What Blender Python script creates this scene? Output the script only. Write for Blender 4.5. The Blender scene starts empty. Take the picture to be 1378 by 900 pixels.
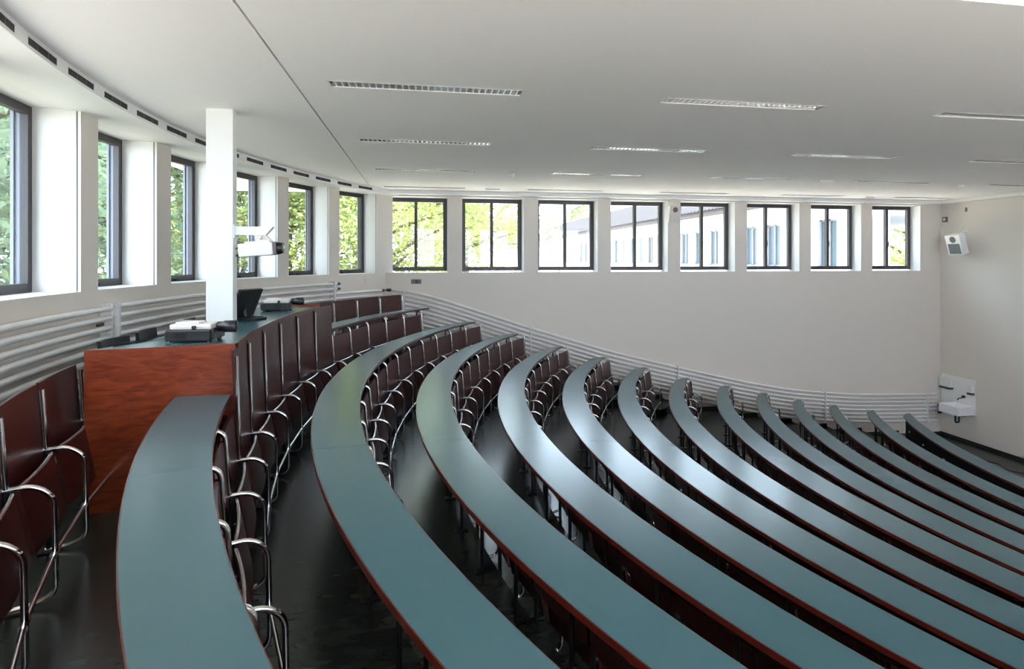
import bpy, bmesh, math, random
from math import sin, cos, pi, radians, sqrt, asin, atan2, degrees
from mathutils import Vector, Matrix

random.seed(7)
SC = bpy.context.scene
COL = SC.collection

# ------------------------------------------------------------------ layout
EYE = 4.11                      # eye height above the front floor (m)
YC = 5.38                       # symmetry axis of the hall
Y_FAR, Y_NEAR, X_FRONT = 11.0, -0.25, 12.0
CEIL = EYE + 1.345
SOFFIT = EYE + 1.25
SILL = EYE - 0.28
HEAD = EYE + 1.235
WCX, WCY, WR = 5.38, 5.45, 8.25          # curved rear wall
OCX, OCY, OR_ = 6.204, 5.348, 7.942      # outer edge of a desk
ICX, ICY, IR = 7.029, 5.382, 8.427       # inner edge of a desk
OFF = [0, .853, 1.678, 2.550, 3.397, 4.245, 5.123, 6.030, 6.858, 7.650, 8.48, 9.36, 10.25]
DROP = [.907, 1.180, 1.421, 1.686, 1.913, 2.149, 2.383, 2.574, 2.762, 2.923, 3.08, 3.22, 3.33]
DESK_H = .70
TOPZ = [EYE - d for d in DROP]
LEVEL = [z - DESK_H for z in TOPZ] + [0.0]
Y_END, Y_START = 10.2, 0.55
ORD = ['', 'first', 'second', 'third', 'fourth', 'fifth', 'sixth', 'seventh', 'eighth', 'ninth', 'tenth', 'eleventh',
       'twelfth', 'thirteenth', 'fourteenth', 'fifteenth', 'sixteenth', 'seventeenth', 'eighteenth', 'nineteenth', 'twentieth']


def arc_x(cx, cy, r, y):
    return cx - sqrt(max(0, r * r - (y - cy) ** 2))


def outer_x(i, y): return arc_x(OCX + OFF[i], OCY, OR_, y)
def inner_x(i, y): return arc_x(ICX + OFF[i], ICY, IR, y)


# ------------------------------------------------------------------ materials
def new_mat(name):
    m = bpy.data.materials.new(name); m.use_nodes = True
    nt = m.node_tree
    return m, nt, nt.nodes['Principled BSDF']


def plain(name, col, rough=.5, metal=0., spec=.5, noise=0., scale=20, bump=0., coat=0.):
    m, nt, b = new_mat(name)
    b.inputs['Base Color'].default_value = (*col, 1)
    b.inputs['Roughness'].default_value = rough
    b.inputs['Metallic'].default_value = metal
    b.inputs['Specular IOR Level'].default_value = spec
    b.inputs['Coat Weight'].default_value = coat
    b.inputs['Coat Roughness'].default_value = .08
    if noise or bump:
        tc = nt.nodes.new('ShaderNodeTexCoord')
        n = nt.nodes.new('ShaderNodeTexNoise'); n.inputs['Scale'].default_value = scale; n.inputs['Detail'].default_value = 6
        nt.links.new(tc.outputs['Object'], n.inputs['Vector'])
        if noise:
            mx = nt.nodes.new('ShaderNodeMix'); mx.data_type = 'RGBA'
            mx.inputs[6].default_value = (*[c * (1 - noise) for c in col], 1)
            mx.inputs[7].default_value = (*[min(1, c * (1 + noise)) for c in col], 1)
            nt.links.new(n.outputs['Fac'], mx.inputs[0]); nt.links.new(mx.outputs[2], b.inputs['Base Color'])
        if bump:
            bp = nt.nodes.new('ShaderNodeBump'); bp.inputs['Strength'].default_value = bump; bp.inputs['Distance'].default_value = .01
            nt.links.new(n.outputs['Fac'], bp.inputs['Height']); nt.links.new(bp.outputs['Normal'], b.inputs['Normal'])
    return m


def wood(name, dark, light, rough=.3, scale=(2, 2, 30), coat=0., spec=.5):
    m, nt, b = new_mat(name)
    tc = nt.nodes.new('ShaderNodeTexCoord'); mp = nt.nodes.new('ShaderNodeMapping')
    mp.inputs['Scale'].default_value = scale
    n = nt.nodes.new('ShaderNodeTexNoise'); n.inputs['Scale'].default_value = 1.6; n.inputs['Detail'].default_value = 8
    n.inputs['Distortion'].default_value = .8
    cr = nt.nodes.new('ShaderNodeValToRGB')
    cr.color_ramp.elements[0].position = .3; cr.color_ramp.elements[0].color = (*dark, 1)
    cr.color_ramp.elements[1].position = .72; cr.color_ramp.elements[1].color = (*light, 1)
    nt.links.new(tc.outputs['Object'], mp.inputs['Vector']); nt.links.new(mp.outputs['Vector'], n.inputs['Vector'])
    nt.links.new(n.outputs['Fac'], cr.inputs['Fac']); nt.links.new(cr.outputs['Color'], b.inputs['Base Color'])
    b.inputs['Roughness'].default_value = rough
    b.inputs['Specular IOR Level'].default_value = spec
    b.inputs['Coat Weight'].default_value = coat; b.inputs['Coat Roughness'].default_value = .12
    return m


def floor_material():
    m, nt, b = new_mat('dark_linoleum')
    tc = nt.nodes.new('ShaderNodeTexCoord'); mp = nt.nodes.new('ShaderNodeMapping')
    mp.inputs['Scale'].default_value = (2.5, 9, 3)
    n = nt.nodes.new('ShaderNodeTexNoise'); n.inputs['Scale'].default_value = 2.5; n.inputs['Detail'].default_value = 9
    cr = nt.nodes.new('ShaderNodeValToRGB')
    cr.color_ramp.elements[0].position = .3; cr.color_ramp.elements[0].color = (.013, .016, .013, 1)
    cr.color_ramp.elements[1].position = .75; cr.color_ramp.elements[1].color = (.036, .043, .036, 1)
    nt.links.new(tc.outputs['Object'], mp.inputs['Vector']); nt.links.new(mp.outputs['Vector'], n.inputs['Vector'])
    nt.links.new(n.outputs['Fac'], cr.inputs['Fac']); nt.links.new(cr.outputs['Color'], b.inputs['Base Color'])
    b.inputs['Roughness'].default_value = .25
    b.inputs['Specular IOR Level'].default_value = .45
    return m


def glass_material():
    m = bpy.data.materials.new('window_glass'); m.use_nodes = True
    nt = m.node_tree; nt.nodes.clear()
    out = nt.nodes.new('ShaderNodeOutputMaterial'); mix = nt.nodes.new('ShaderNodeMixShader')
    tr = nt.nodes.new('ShaderNodeBsdfTransparent'); gl = nt.nodes.new('ShaderNodeBsdfGlossy')
    ge = nt.nodes.new('ShaderNodeNewGeometry')
    dt = nt.nodes.new('ShaderNodeVectorMath'); dt.operation = 'DOT_PRODUCT'
    nt.links.new(ge.outputs['Normal'], dt.inputs[0]); nt.links.new(ge.outputs['Incoming'], dt.inputs[1])
    def mth(op, a, b):
        n = nt.nodes.new('ShaderNodeMath'); n.operation = op
        for k, v in enumerate((a, b)):
            if v is None: continue
            if isinstance(v, (int, float)): n.inputs[k].default_value = v
            else: nt.links.new(v, n.inputs[k])
        return n.outputs[0]
    ab = mth('ABSOLUTE', dt.outputs['Value'], None)      # thin pane: Schlick reflectance, same from both sides
    fr = mth('ADD', mth('MULTIPLY', mth('POWER', mth('SUBTRACT', 1.0, ab), 5.0), .97), .025)
    tr.inputs['Color'].default_value = (.93, .96, .95, 1)
    gl.inputs['Roughness'].default_value = .01
    nt.links.new(fr, mix.inputs[0]); nt.links.new(tr.outputs[0], mix.inputs[1]); nt.links.new(gl.outputs[0], mix.inputs[2])
    nt.links.new(mix.outputs[0], out.inputs['Surface'])
    return m


def leaf_material(name, c1, c2):
    m = bpy.data.materials.new(name); m.use_nodes = True
    nt = m.node_tree; nt.nodes.clear()
    out = nt.nodes.new('ShaderNodeOutputMaterial'); mix = nt.nodes.new('ShaderNodeMixShader'); mix.inputs[0].default_value = .45
    d = nt.nodes.new('ShaderNodeBsdfDiffuse'); t = nt.nodes.new('ShaderNodeBsdfTranslucent')
    tc = nt.nodes.new('ShaderNodeTexCoord'); n = nt.nodes.new('ShaderNodeTexNoise'); n.inputs['Scale'].default_value = 1.3
    n.inputs['Detail'].default_value = 4
    cr = nt.nodes.new('ShaderNodeValToRGB')
    cr.color_ramp.elements[0].position = .35; cr.color_ramp.elements[0].color = (*c1, 1)
    cr.color_ramp.elements[1].position = .65; cr.color_ramp.elements[1].color = (*c2, 1)
    nt.links.new(tc.outputs['Object'], n.inputs['Vector']); nt.links.new(n.outputs['Fac'], cr.inputs['Fac'])
    nt.links.new(cr.outputs['Color'], d.inputs['Color']); nt.links.new(cr.outputs['Color'], t.inputs['Color'])
    nt.links.new(d.outputs[0], mix.inputs[1]); nt.links.new(t.outputs[0], mix.inputs[2]); nt.links.new(mix.outputs[0], out.inputs['Surface'])
    return m


M = dict(
    wall=plain('white_plaster', (.70, .637, .565), .85, noise=.03, scale=60, bump=.06),
    ceiling=plain('ceiling_paint', (.90, .87, .85), .9, noise=.02, scale=40, bump=.04),
    trim=plain('white_trim', (.78, .77, .74), .6),
    jamb=plain('skylit_reveal', (.76, .75, .735), .8),  # whiter than the wall plaster: skylight on the reveals put into the colour
    floor=floor_material(),
    riser=plain('black_skirting', (.008, .008, .009), .4),
    matte_black=plain('matte_black_panel', (.006, .006, .007), .8, spec=.15),
    teal=plain('teal_laminate', (.038, .100, .115), .26, spec=.75, noise=.05, scale=260),
    edge=wood('red_edge', (.060, .0065, .004), (.10, .013, .007), .30, (8, 8, 8), coat=.35),
    seat=wood('dark_red_plywood', (.033, .0058, .0054), (.070, .0125, .011), .34, (3, 3, 26), coat=.08),
    seat_gloss=plain('seat_edge_sheen', (.16, .11, .10), .16, coat=1.),  # window sheen along the seat edge, paler in colour than the plywood
    cabinet=wood('orange_brown_veneer', (.12, .014, .004), (.27, .052, .014), .34, (5, 5, 26), coat=.2),
    shelf=wood('dark_shelf', (.020, .007, .006), (.035, .012, .010), .12, (3, 3, 3), coat=.5),
    chrome=plain('chrome', (.74, .73, .71), .13, 1.),
    black_metal=plain('black_metal', (.012, .012, .014), .35),
    frame=plain('grey_brown_window_frame', (.050, .043, .045), .45),
    outer_frame=plain('sky_tinted_frame', (.20, .215, .27), .4),  # blue of the reflected sky put into the grey paint colour
    glass=glass_material(),
    groove=plain('dark_groove', (.035, .033, .032), .8),
    track=plain('grey_groove', (.16, .13, .125), .7),
    radiator=plain('radiator_enamel', (.72, .71, .68), .35),
    rust=plain('rust_brown', (.06, .025, .012), .8),
    louvre=plain('bright_louvre', (.88, .875, .86), .18, .8),
    tube=plain('lamp_tube', (.85, .85, .83), .3),
    black=plain('black_plastic', (.010, .011, .012), .38),
    beige=plain('beige_plastic', (.66, .62, .56), .45),
    white_plastic=plain('white_plastic', (.74, .73, .70), .4),
    grey_grille=plain('grey_grille', (.16, .17, .165), .7, noise=.3, scale=300),
    ceramic=plain('white_ceramic', (.80, .80, .81), .12),
    teal_glass=plain('dark_teal_glass', (.03, .07, .075), .1),
    lens=plain('lens_glass', (.02, .02, .025), .03),
    leaf_a=leaf_material('leaf_yellow_green', (.17, .215, .065), (.37, .40, .17)),
    leaf_b=leaf_material('leaf_mid_green', (.13, .20, .09), (.30, .37, .17)),
    leaf_c=leaf_material('leaf_blue_green', (.11, .17, .11), (.25, .32, .20)),
    bark=plain('bark', (.07, .05, .035), .9, noise=.3, scale=12),
    bounce_ground=plain('pale_bounce_ground', (.78, .71, .62), .95, noise=.1, scale=6),  # unseen ground, made pale to bounce daylight up to the ceiling
    lawn=plain('dry_lawn', (.27, .255, .21), .95, noise=.15, scale=3),
    stucco=plain('white_stucco', (.52, .53, .56), .9, noise=.04, scale=8),
    roof=plain('grey_roof_tiles', (.030, .027, .030), .85, noise=.3, scale=6),
    soffit=plain('dark_eave_boards', (.06, .052, .06), .8),
    far_glass=plain('far_window_glass', (.07, .10, .12), .25, spec=.25),
    far_frame=plain('far_window_frame', (.20, .20, .24), .6),
)


# ------------------------------------------------------------------ mesh builder
class MB:
    def __init__(s):
        s.v = []; s.f = []; s.m = []; s.sm = []

    def add(s, vs, fs, mi=0, smooth=False):
        o = len(s.v); s.v += [tuple(v) for v in vs]
        for f in fs:
            s.f.append(tuple(o + k for k in f)); s.m.append(mi); s.sm.append(smooth)

    def box(s, x0, y0, z0, x1, y1, z1, mi=0, mat=None):
        vs = [Vector((x, y, z)) for z in (z0, z1) for y in (y0, y1) for x in (x0, x1)]
        if mat is not None: vs = [mat @ v for v in vs]
        s.add(vs, [(0, 2, 3, 1), (4, 5, 7, 6), (0, 1, 5, 4), (2, 6, 7, 3), (0, 4, 6, 2), (1, 3, 7, 5)], mi)

    def bbox(s, x0, y0, z0, x1, y1, z1, r=.01, mi=0, mat=None):
        """box with chamfered edges"""
        bm = bmesh.new(); bmesh.ops.create_cube(bm, size=1)
        for v in bm.verts:
            v.co = Vector(((x0 + x1) / 2 + v.co.x * (x1 - x0), (y0 + y1) / 2 + v.co.y * (y1 - y0), (z0 + z1) / 2 + v.co.z * (z1 - z0)))
        r = min(r, .45 * min(abs(x1 - x0), abs(y1 - y0), abs(z1 - z0)))
        bmesh.ops.bevel(bm, geom=bm.edges[:], offset=r, segments=2, affect='EDGES', profile=.6)
        bm.verts.ensure_lookup_table()
        vs = [(mat @ v.co if mat is not None else v.co.copy()) for v in bm.verts]
        s.add(vs, [[v.index for v in f.verts] for f in bm.faces], mi)
        bm.free()

    def prism(s, poly, z0, z1, mi=0, mi_side=None, mat=None):
        """poly: list of (x, y) counter-clockwise; z0/z1 floats"""
        a = sum(poly[k][0] * poly[(k + 1) % len(poly)][1] - poly[(k + 1) % len(poly)][0] * poly[k][1] for k in range(len(poly)))
        if a < 0: poly = poly[::-1]
        n = len(poly)
        vs = [Vector((x, y, z0)) for x, y in poly] + [Vector((x, y, z1)) for x, y in poly]
        if mat is not None: vs = [mat @ v for v in vs]
        s.add(vs, [tuple(range(n - 1, -1, -1)), tuple(range(n, 2 * n))], mi)
        s.add(vs, [(k, (k + 1) % n, n + (k + 1) % n, n + k) for k in range(n)], mi if mi_side is None else mi_side)

    def strip(s, A, B, z0, z1, mi=0, mi_side=None):
        """solid band between polylines A and B (same length), quads"""
        n = len(A)
        vs = [(x, y, z0) for x, y in A] + [(x, y, z0) for x, y in B] + [(x, y, z1) for x, y in A] + [(x, y, z1) for x, y in B]
        ms = mi if mi_side is None else mi_side
        flip = (A[1][0] - A[0][0]) * (B[0][1] - A[0][1]) - (A[1][1] - A[0][1]) * (B[0][0] - A[0][0]) < 0
        F = lambda q: q[::-1] if flip else q
        for k in range(n - 1):
            s.add([vs[k], vs[k + 1], vs[n + k + 1], vs[n + k]], [F((3, 2, 1, 0))], mi)
            s.add([vs[2 * n + k], vs[2 * n + k + 1], vs[3 * n + k + 1], vs[3 * n + k]], [F((0, 1, 2, 3))], mi)
            s.add([vs[k], vs[k + 1], vs[2 * n + k + 1], vs[2 * n + k]], [F((0, 1, 2, 3))], ms, True)
            s.add([vs[n + k], vs[n + k + 1], vs[3 * n + k + 1], vs[3 * n + k]], [F((3, 2, 1, 0))], ms, True)
        s.add([vs[0], vs[n], vs[3 * n], vs[2 * n]], [F((0, 3, 2, 1))[::-1]], ms)
        k = n - 1
        s.add([vs[k], vs[n + k], vs[3 * n + k], vs[2 * n + k]], [F((0, 1, 2, 3))], ms)

    def tube(s, path, r, seg=10, mi=0, caps=True, r2=None):
        path = [Vector(p) for p in path]
        n = len(path); rings = []
        t = (path[1] - path[0]).normalized()
        up = Vector((0, 0, 1)) if abs(t.z) < .9 else Vector((1, 0, 0))
        u = t.cross(up).normalized(); w = u.cross(t)
        for k in range(n):
            if k == 0: t2 = path[1] - path[0]
            elif k == n - 1: t2 = path[-1] - path[-2]
            else: t2 = (path[k + 1] - path[k]).normalized() + (path[k] - path[k - 1]).normalized()
            t2.normalize()
            u = (u - t2 * u.dot(t2)).normalized(); w = u.cross(t2)
            rr = r[k] if isinstance(r, (list, tuple)) else r
            rb = rr if r2 is None else r2
            rings.append([path[k] + u * (rr * cos(a)) + w * (rb * sin(a)) for a in [2 * pi * j / seg for j in range(seg)]])
        vs = [v for ring in rings for v in ring]
        fs = [(k * seg + j, (k + 1) * seg + j, (k + 1) * seg + (j + 1) % seg, k * seg + (j + 1) % seg) for k in range(n - 1) for j in range(seg)]
        s.add(vs, fs, mi, True)
        if caps:
            s.add(rings[0], [tuple(range(seg))], mi); s.add(rings[-1], [tuple(range(seg - 1, -1, -1))], mi)

    def lathe(s, prof, seg=20, mi=0, mat=None):
        """prof: (r, z) list, around local z"""
        vs = []
        for r, z in prof:
            for j in range(seg):
                v = Vector((r * cos(2 * pi * j / seg), r * sin(2 * pi * j / seg), z)); vs.append(mat @ v if mat is not None else v)
        n = len(prof)
        s.add(vs, [(k * seg + j, k * seg + (j + 1) % seg, (k + 1) * seg + (j + 1) % seg, (k + 1) * seg + j) for k in range(n - 1) for j in range(seg)], mi, True)
        s.add(vs[:seg], [tuple(range(seg - 1, -1, -1))], mi); s.add(vs[-seg:], [tuple(range(seg))], mi)

    def mesh(s, name, mats):
        me = bpy.data.meshes.new(name)
        me.from_pydata(s.v, [], s.f)
        for m in (mats if isinstance(mats, (list, tuple)) else [mats]): me.materials.append(m)
        me.polygons.foreach_set('material_index', s.m); me.polygons.foreach_set('use_smooth', s.sm)
        me.update()
        return me

    def build(s, name, mats, parent=None, loc=None, rotz=None):
        return put(name, s.mesh(name, mats), parent, loc, rotz)


def put(name, me, parent=None, loc=None, rotz=None):
    o = bpy.data.objects.new(name, me); COL.objects.link(o)
    if parent is not None: o.parent = parent
    if loc is not None: o.location = loc
    if rotz is not None: o.rotation_euler = (0, 0, rotz)
    return o


def tag(o, label=None, cat=None, group=None, kind=None):
    if label: o['label'] = label
    if cat: o['category'] = cat
    if group: o['group'] = group
    if kind: o['kind'] = kind
    return o


def thing(name, label, cat, loc=(0, 0, 0), rotz=0, group=None):
    o = put(name, None, None, loc, rotz)
    o.empty_display_size = .1
    return tag(o, label, cat, group)


def struct(o):
    o['kind'] = 'structure'; return o


def fillet(pts, r, n=5):
    """round the corners of a 3-D polyline"""
    pts = [Vector(p) for p in pts]; out = [pts[0]]
    for k in range(1, len(pts) - 1):
        a, b, c = pts[k - 1], pts[k], pts[k + 1]
        d1, d2 = (a - b), (c - b)
        q = min(r, d1.length * .49, d2.length * .49)
        p1, p2 = b + d1.normalized() * q, b + d2.normalized() * q
        for j in range(n + 1):
            t = j / n
            out.append(p1 * (1 - t) ** 2 + b * 2 * t * (1 - t) + p2 * t * t)
    out.append(pts[-1]); return out


def wall_pt(ang, r=WR):
    a = radians(ang); return (WCX - r * cos(a), WCY + r * sin(a))


# ================================================================== THE SETTING
# ---- floor: stepped tiers
mb = MB()
NY = 61
ys = [Y_START + (Y_END - .02 - Y_START) * k / (NY - 1) for k in range(NY)]
HALF = [LEVEL[i] - LEVEL[i + 1] > .2 for i in range(13)]


def aisle_x(i):           # where tier i + 1 begins in the aisle along the far wall
    if i == 12: return inner_x(12, Y_END) + .5
    e = outer_x(i + 1, Y_END)
    return e + .02 if HALF[i] else e - .27


def front_edge(i):
    arc = [(inner_x(i, y) + .05, y) for y in ys]
    x0 = arc[-1][0]
    xa = aisle_x(i) - (.38 if HALF[i] else 0)
    xa = max(xa, x0 + .12)
    ex = min(.45, xa - x0 - .02)
    far = [(xa - ex + ex * sin(t), 11.0 - .8 * cos(t)) for t in [pi / 2 * k / 8 for k in range(9)]]
    far = [(x, y) for x, y in far] + [(xa, 11.2)]
    near = [(arc[0][0] + .2, Y_NEAR - .2), (arc[0][0] + .2, Y_START - .02)]
    return near + arc + far, xa


def back_wall_line(n):
    out = []
    for k in range(n):
        y = Y_NEAR - .2 + (11.4 + .0 - Y_NEAR) * k / (n - 1)
        out.append((arc_x(WCX, WCY, WR + .25, min(y, 11.2)), y))
    return out


edges = [front_edge(i) for i in range(13)]
prev = None
for i in range(13):
    A, xa = edges[i]
    if i == 0:
        B = [(arc_x(WCX, WCY, WR + .2, p[1]), p[1]) for p in A]
    else:
        B = [(p[0] - .12, p[1]) for p in edges[i - 1][0]]
    mb.strip(B, A, min(LEVEL[i] - .42, LEVEL[i + 1] - .05), LEVEL[i], 0, 1)
    if HALF[i]:
        x0 = A[2 + NY - 1][0]; xb = aisle_x(i); mid = (LEVEL[i] + LEVEL[i + 1]) / 2
        ex = min(.5, xb - x0 - .05)
        poly = [(x0 - .1, Y_END - .1), (xb - ex, Y_END - .1)] + [(xb - ex + ex * sin(t), 11.0 - .9 * cos(t)) for t in [pi / 2 * k / 10 for k in range(11)]]
        poly += [(xb, 11.2), (x0 - .1, 11.2)]
        mb.prism(poly, LEVEL[i + 1] - .05, mid, 0, 1)
mb.box(1.5, Y_NEAR - .2, -.3, X_FRONT + .3, Y_FAR + .3, 0.0)
struct(mb.build('floor', [M['floor'], M['riser']]))

# ---- far wall with eight openings
FW = [(-.77, .494)] + [(.784 + 1.5655 * k, 2.049 + 1.5655 * k + (.01 if k else 0)) for k in range(7)]
FW = FW[:8]
WT = .36


def pierced_wall(mb, y0, y1, openings, x0, x1, ztop, zbot, sill, head):
    mb.box(x0, y0, zbot, x1, y1, sill)
    mb.box(x0, y0, head, x1, y1, ztop)
    xs = [x0] + [v for o in openings for v in o] + [x1]
    for k in range(0, len(xs), 2):
        mb.box(xs[k], y0, sill, xs[k + 1], y1, head)


mb = MB(); pierced_wall(mb, Y_FAR, Y_FAR + WT, FW, -.98, X_FRONT + .4, CEIL + .2, -.4, SILL, HEAD)

def brighten_reveals(o, normal_at):
    """window reveals and sills get a whiter colour for the skylight on them, wall faces keep the plaster"""
    o.data.materials.append(M['jamb'])
    for p in o.data.polygons:
        c = p.center
        if SILL - .01 < c.z < HEAD + .04 and abs(p.normal.dot(normal_at(c))) < .5: p.material_index = 1
    return o


brighten_reveals(struct(mb.build('wall_far', M['wall'])), lambda c: Vector((0, 1, 0)))
mb = MB(); pierced_wall(mb, Y_NEAR - WT, Y_NEAR, FW, -1.6, X_FRONT + .4, CEIL + .2, -.4, SILL, HEAD)
struct(mb.build('wall_near', M['wall']))
mb = MB(); mb.box(X_FRONT, Y_NEAR - .5, -.4, X_FRONT + .35, Y_FAR + .5, CEIL + .2)
struct(mb.build('wall_front', M['wall']))

# ---- curved rear wall
RT = .48
R_OPEN = []
for k in range(-5, 6):
    right = -2.05 + 8.55 * k
    right -= 1.3 if k < 0 else 0
    R_OPEN.append((right - 6.75 - (1.3 if k == 0 else 0), right))
mb = MB()


def sector(mb, a0, a1, r0, r1, z0, z1, mi=0, cx=WCX, cy=WCY, step=1.2):
    n = max(2, int(abs(a1 - a0) / step) + 2)
    an = [radians(a0 + (a1 - a0) * k / (n - 1)) for k in range(n)]
    mb.strip([(cx - r1 * cos(a), cy + r1 * sin(a)) for a in an], [(cx - r0 * cos(a), cy + r0 * sin(a)) for a in an], z0, z1, mi)


A_END = 42.6
sector(mb, -A_END - 2, A_END + 1, WR, WR + RT, 1.8, SILL)
sector(mb, -A_END - 2, A_END + 1, WR, WR + RT, HEAD + .03, CEIL + .2)
bounds = [-A_END - 2] + [v for o in R_OPEN for v in o] + [A_END + 1]
for k in range(0, len(bounds), 2):
    if bounds[k + 1] > bounds[k]:
        sector(mb, bounds[k], bounds[k + 1], WR, WR + RT, SILL, HEAD + .03)
brighten_reveals(struct(mb.build('wall_rear', M['wall'])), lambda c: Vector((c.x - WCX, c.y - WCY, 0)).normalized())

# ---- soffit with fascia along the curved wall (wide radius), cornices
FCX, FCY, FR = 6.10, 5.45, 8.60
mb = MB()
yl = [Y_NEAR - .1 + (11.12 - Y_NEAR) * k / 70 for k in range(71)]
mb.strip([(arc_x(WCX, WCY, WR + .1, y), y) for y in yl], [(arc_x(FCX, FCY, FR, y), y) for y in yl], SOFFIT, CEIL + .02)
struct(mb.build('trim_1', M['trim']))
mb = MB()
mb.box(-1.2, Y_FAR - .15, EYE + 1.268, X_FRONT + .1, Y_FAR + .05, CEIL - .012)
mb.box(-1.2, Y_FAR - .12, CEIL - .02, X_FRONT + .1, Y_FAR + .05, CEIL + .02)
struct(mb.build('trim_2', M['trim']))
mb = MB()
mb.box(X_FRONT - .15, Y_NEAR, EYE + 1.268, X_FRONT + .05, Y_FAR - .15, CEIL - .012)
mb.box(X_FRONT - .12, Y_NEAR, CEIL - .02, X_FRONT + .05, Y_FAR - .12, CEIL + .02)
struct(mb.build('trim_3', M['trim']))

# ---- ceiling with recesses for the lamps and one open joint
LX = [.045 + 2.72 * k for k in range(5)]
LY = [.33, 2.345, 4.36, 6.37, 8.40, 10.41]
LL, LWID = 1.52, .15
JX0, JX1 = -.982, -.964
mb = MB()
holes = [(x - LL / 2, x + LL / 2, y - LWID / 2, y + LWID / 2) for x in LX for y in LY]
xb = sorted({-3.6, X_FRONT + .4, JX0, JX1} | {round(v, 4) for h in holes for v in h[:2]})
yb = sorted({Y_NEAR - .5, Y_FAR + .5} | {round(v, 4) for h in holes for v in h[2:]})
for a in range(len(xb) - 1):
    for b in range(len(yb) - 1):
        cx, cy = (xb[a] + xb[a + 1]) / 2, (yb[b] + yb[b + 1]) / 2
        if any(h[0] < cx < h[1] and h[2] < cy < h[3] for h in holes) or JX0 < cx < JX1: continue
        mb.box(xb[a], yb[b], CEIL, xb[a + 1], yb[b + 1], CEIL + .12)
mb.box(-3.8, Y_NEAR - .6, CEIL + .12, X_FRONT + .6, Y_FAR + .6, CEIL + .2)
mb.box(JX0, Y_NEAR, CEIL + .03, JX1, Y_FAR, CEIL + .12, 1)
struct(mb.build('ceiling', [M['ceiling'], M['groove']]))

# ---- baseboards: black stepped strip on the far wall, plain on the front wall
mb = MB()
xs0 = -.8
for i in range(13):
    xa = edges[i][1]
    mb.box(xs0, Y_FAR - .015, LEVEL[i] - .02, xa, Y_FAR + .02, LEVEL[i] + .06)
    if HALF[i]:
        xb_ = aisle_x(i); mid = (LEVEL[i] + LEVEL[i + 1]) / 2
        mb.box(xa - .02, Y_FAR - .015, mid - .14, xb_, Y_FAR + .02, mid + .06)
        xa = xb_
    mb.box(xa - .08, Y_FAR - .015, LEVEL[i + 1] - .02, xa, Y_FAR + .02, LEVEL[i] + .06 - (.0 if not HALF[i] else (LEVEL[i] - LEVEL[i + 1]) / 2))
    xs0 = xa - .02
mb.box(xs0, Y_FAR - .015, 0, X_FRONT, Y_FAR + .02, .06)
struct(mb.build('baseboard_far', M['riser']))
mb = MB(); mb.box(X_FRONT - .015, Y_NEAR, 0, X_FRONT + .02, Y_FAR, .07)
struct(mb.build('baseboard_front', M['riser']))

# ---- white pillar rising through the projection cabinet
PX, PY = -1.80, 5.30
mb = MB(); mb.bbox(PX - .113, PY - .055, LEVEL[0] - .02, PX + .113, PY + .055, CEIL + .02, .004)
struct(mb.build('pillar', M['trim']))


# ---- windows
def window(n, width, height, mat, two, deep=.0):
    """frame in local coords: x across, y outwards, z up from the sill; mat places it"""
    f, d = (.052, .075) if two else (.045, .058)
    mb = MB()
    for (x0, z0, x1, z1) in ((0, 0, f, height), (width - f, 0, width, height), (f, 0, width - f, f), (f, height - f, width - f, height)):
        mb.box(x0, 0, z0, x1, d, z1)
    fr = struct(mb.build('window_%d' % n, M['frame'])); fr.matrix_world = mat
    if deep:
        mb = MB(); g = f + .004
        for (q0, q1, e) in ((d, d + .022, g), (d + .022, d + .044, g - .014), (d + .044, deep, g + .003)):
            mb.box(0, q0, 0, e, q1, height); mb.box(width - e, q0, 0, width, q1, height)
            mb.box(e, q0, 0, width - e, q1, e * .6); mb.box(e, q0, height - e * .6, width - e, q1, height)
        tag(mb.build('outer_frame', M['outer_frame'], fr), 'ribbed grey outer frame with sky reflection in its colour')
    halves = [(f, width / 2), (width / 2, width - f)] if two else [(f, width - f)]
    for (a, b) in halves:
        mb = MB(); g = .030
        for (x0, z0, x1, z1) in ((a, f, a + g, height - f), (b - g, f, b, height - f), (a + g, f, b - g, f + g), (a + g, height - f - g, b - g, height - f)):
            mb.box(x0, -.008, z0, x1, d - .01, z1)
        s = mb.build('sash', M['frame'], fr)
        mb = MB(); mb.box(a + g - .004, .030, f + g - .004, b - g + .004, .036, height - f - g + .004)
        mb.build('pane', M['glass'], s)
    mb = MB()
    if two:
        mb.bbox(width / 2 - .012, -.03, height * .33, width / 2 + .012, -.008, height * .33 + .06, .004)
        mb.bbox(width / 2 - .012, -.05, height * .33 + .045, width / 2 + .012, -.03, height * .33 + .16, .004)
    else:
        mb.bbox(width / 2 - .10, -.03, .010, width / 2 - .06, -.0, .045, .004)
        mb.bbox(width / 2 - .10, -.045, .028, width / 2 + .10, -.03, .046, .004)
        mb.bbox(width / 2 + .08, -.03, .010, width / 2 + .12, -.0, .045, .004)
    mb.build('handle', M['black_metal'], fr)
    return fr


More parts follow.
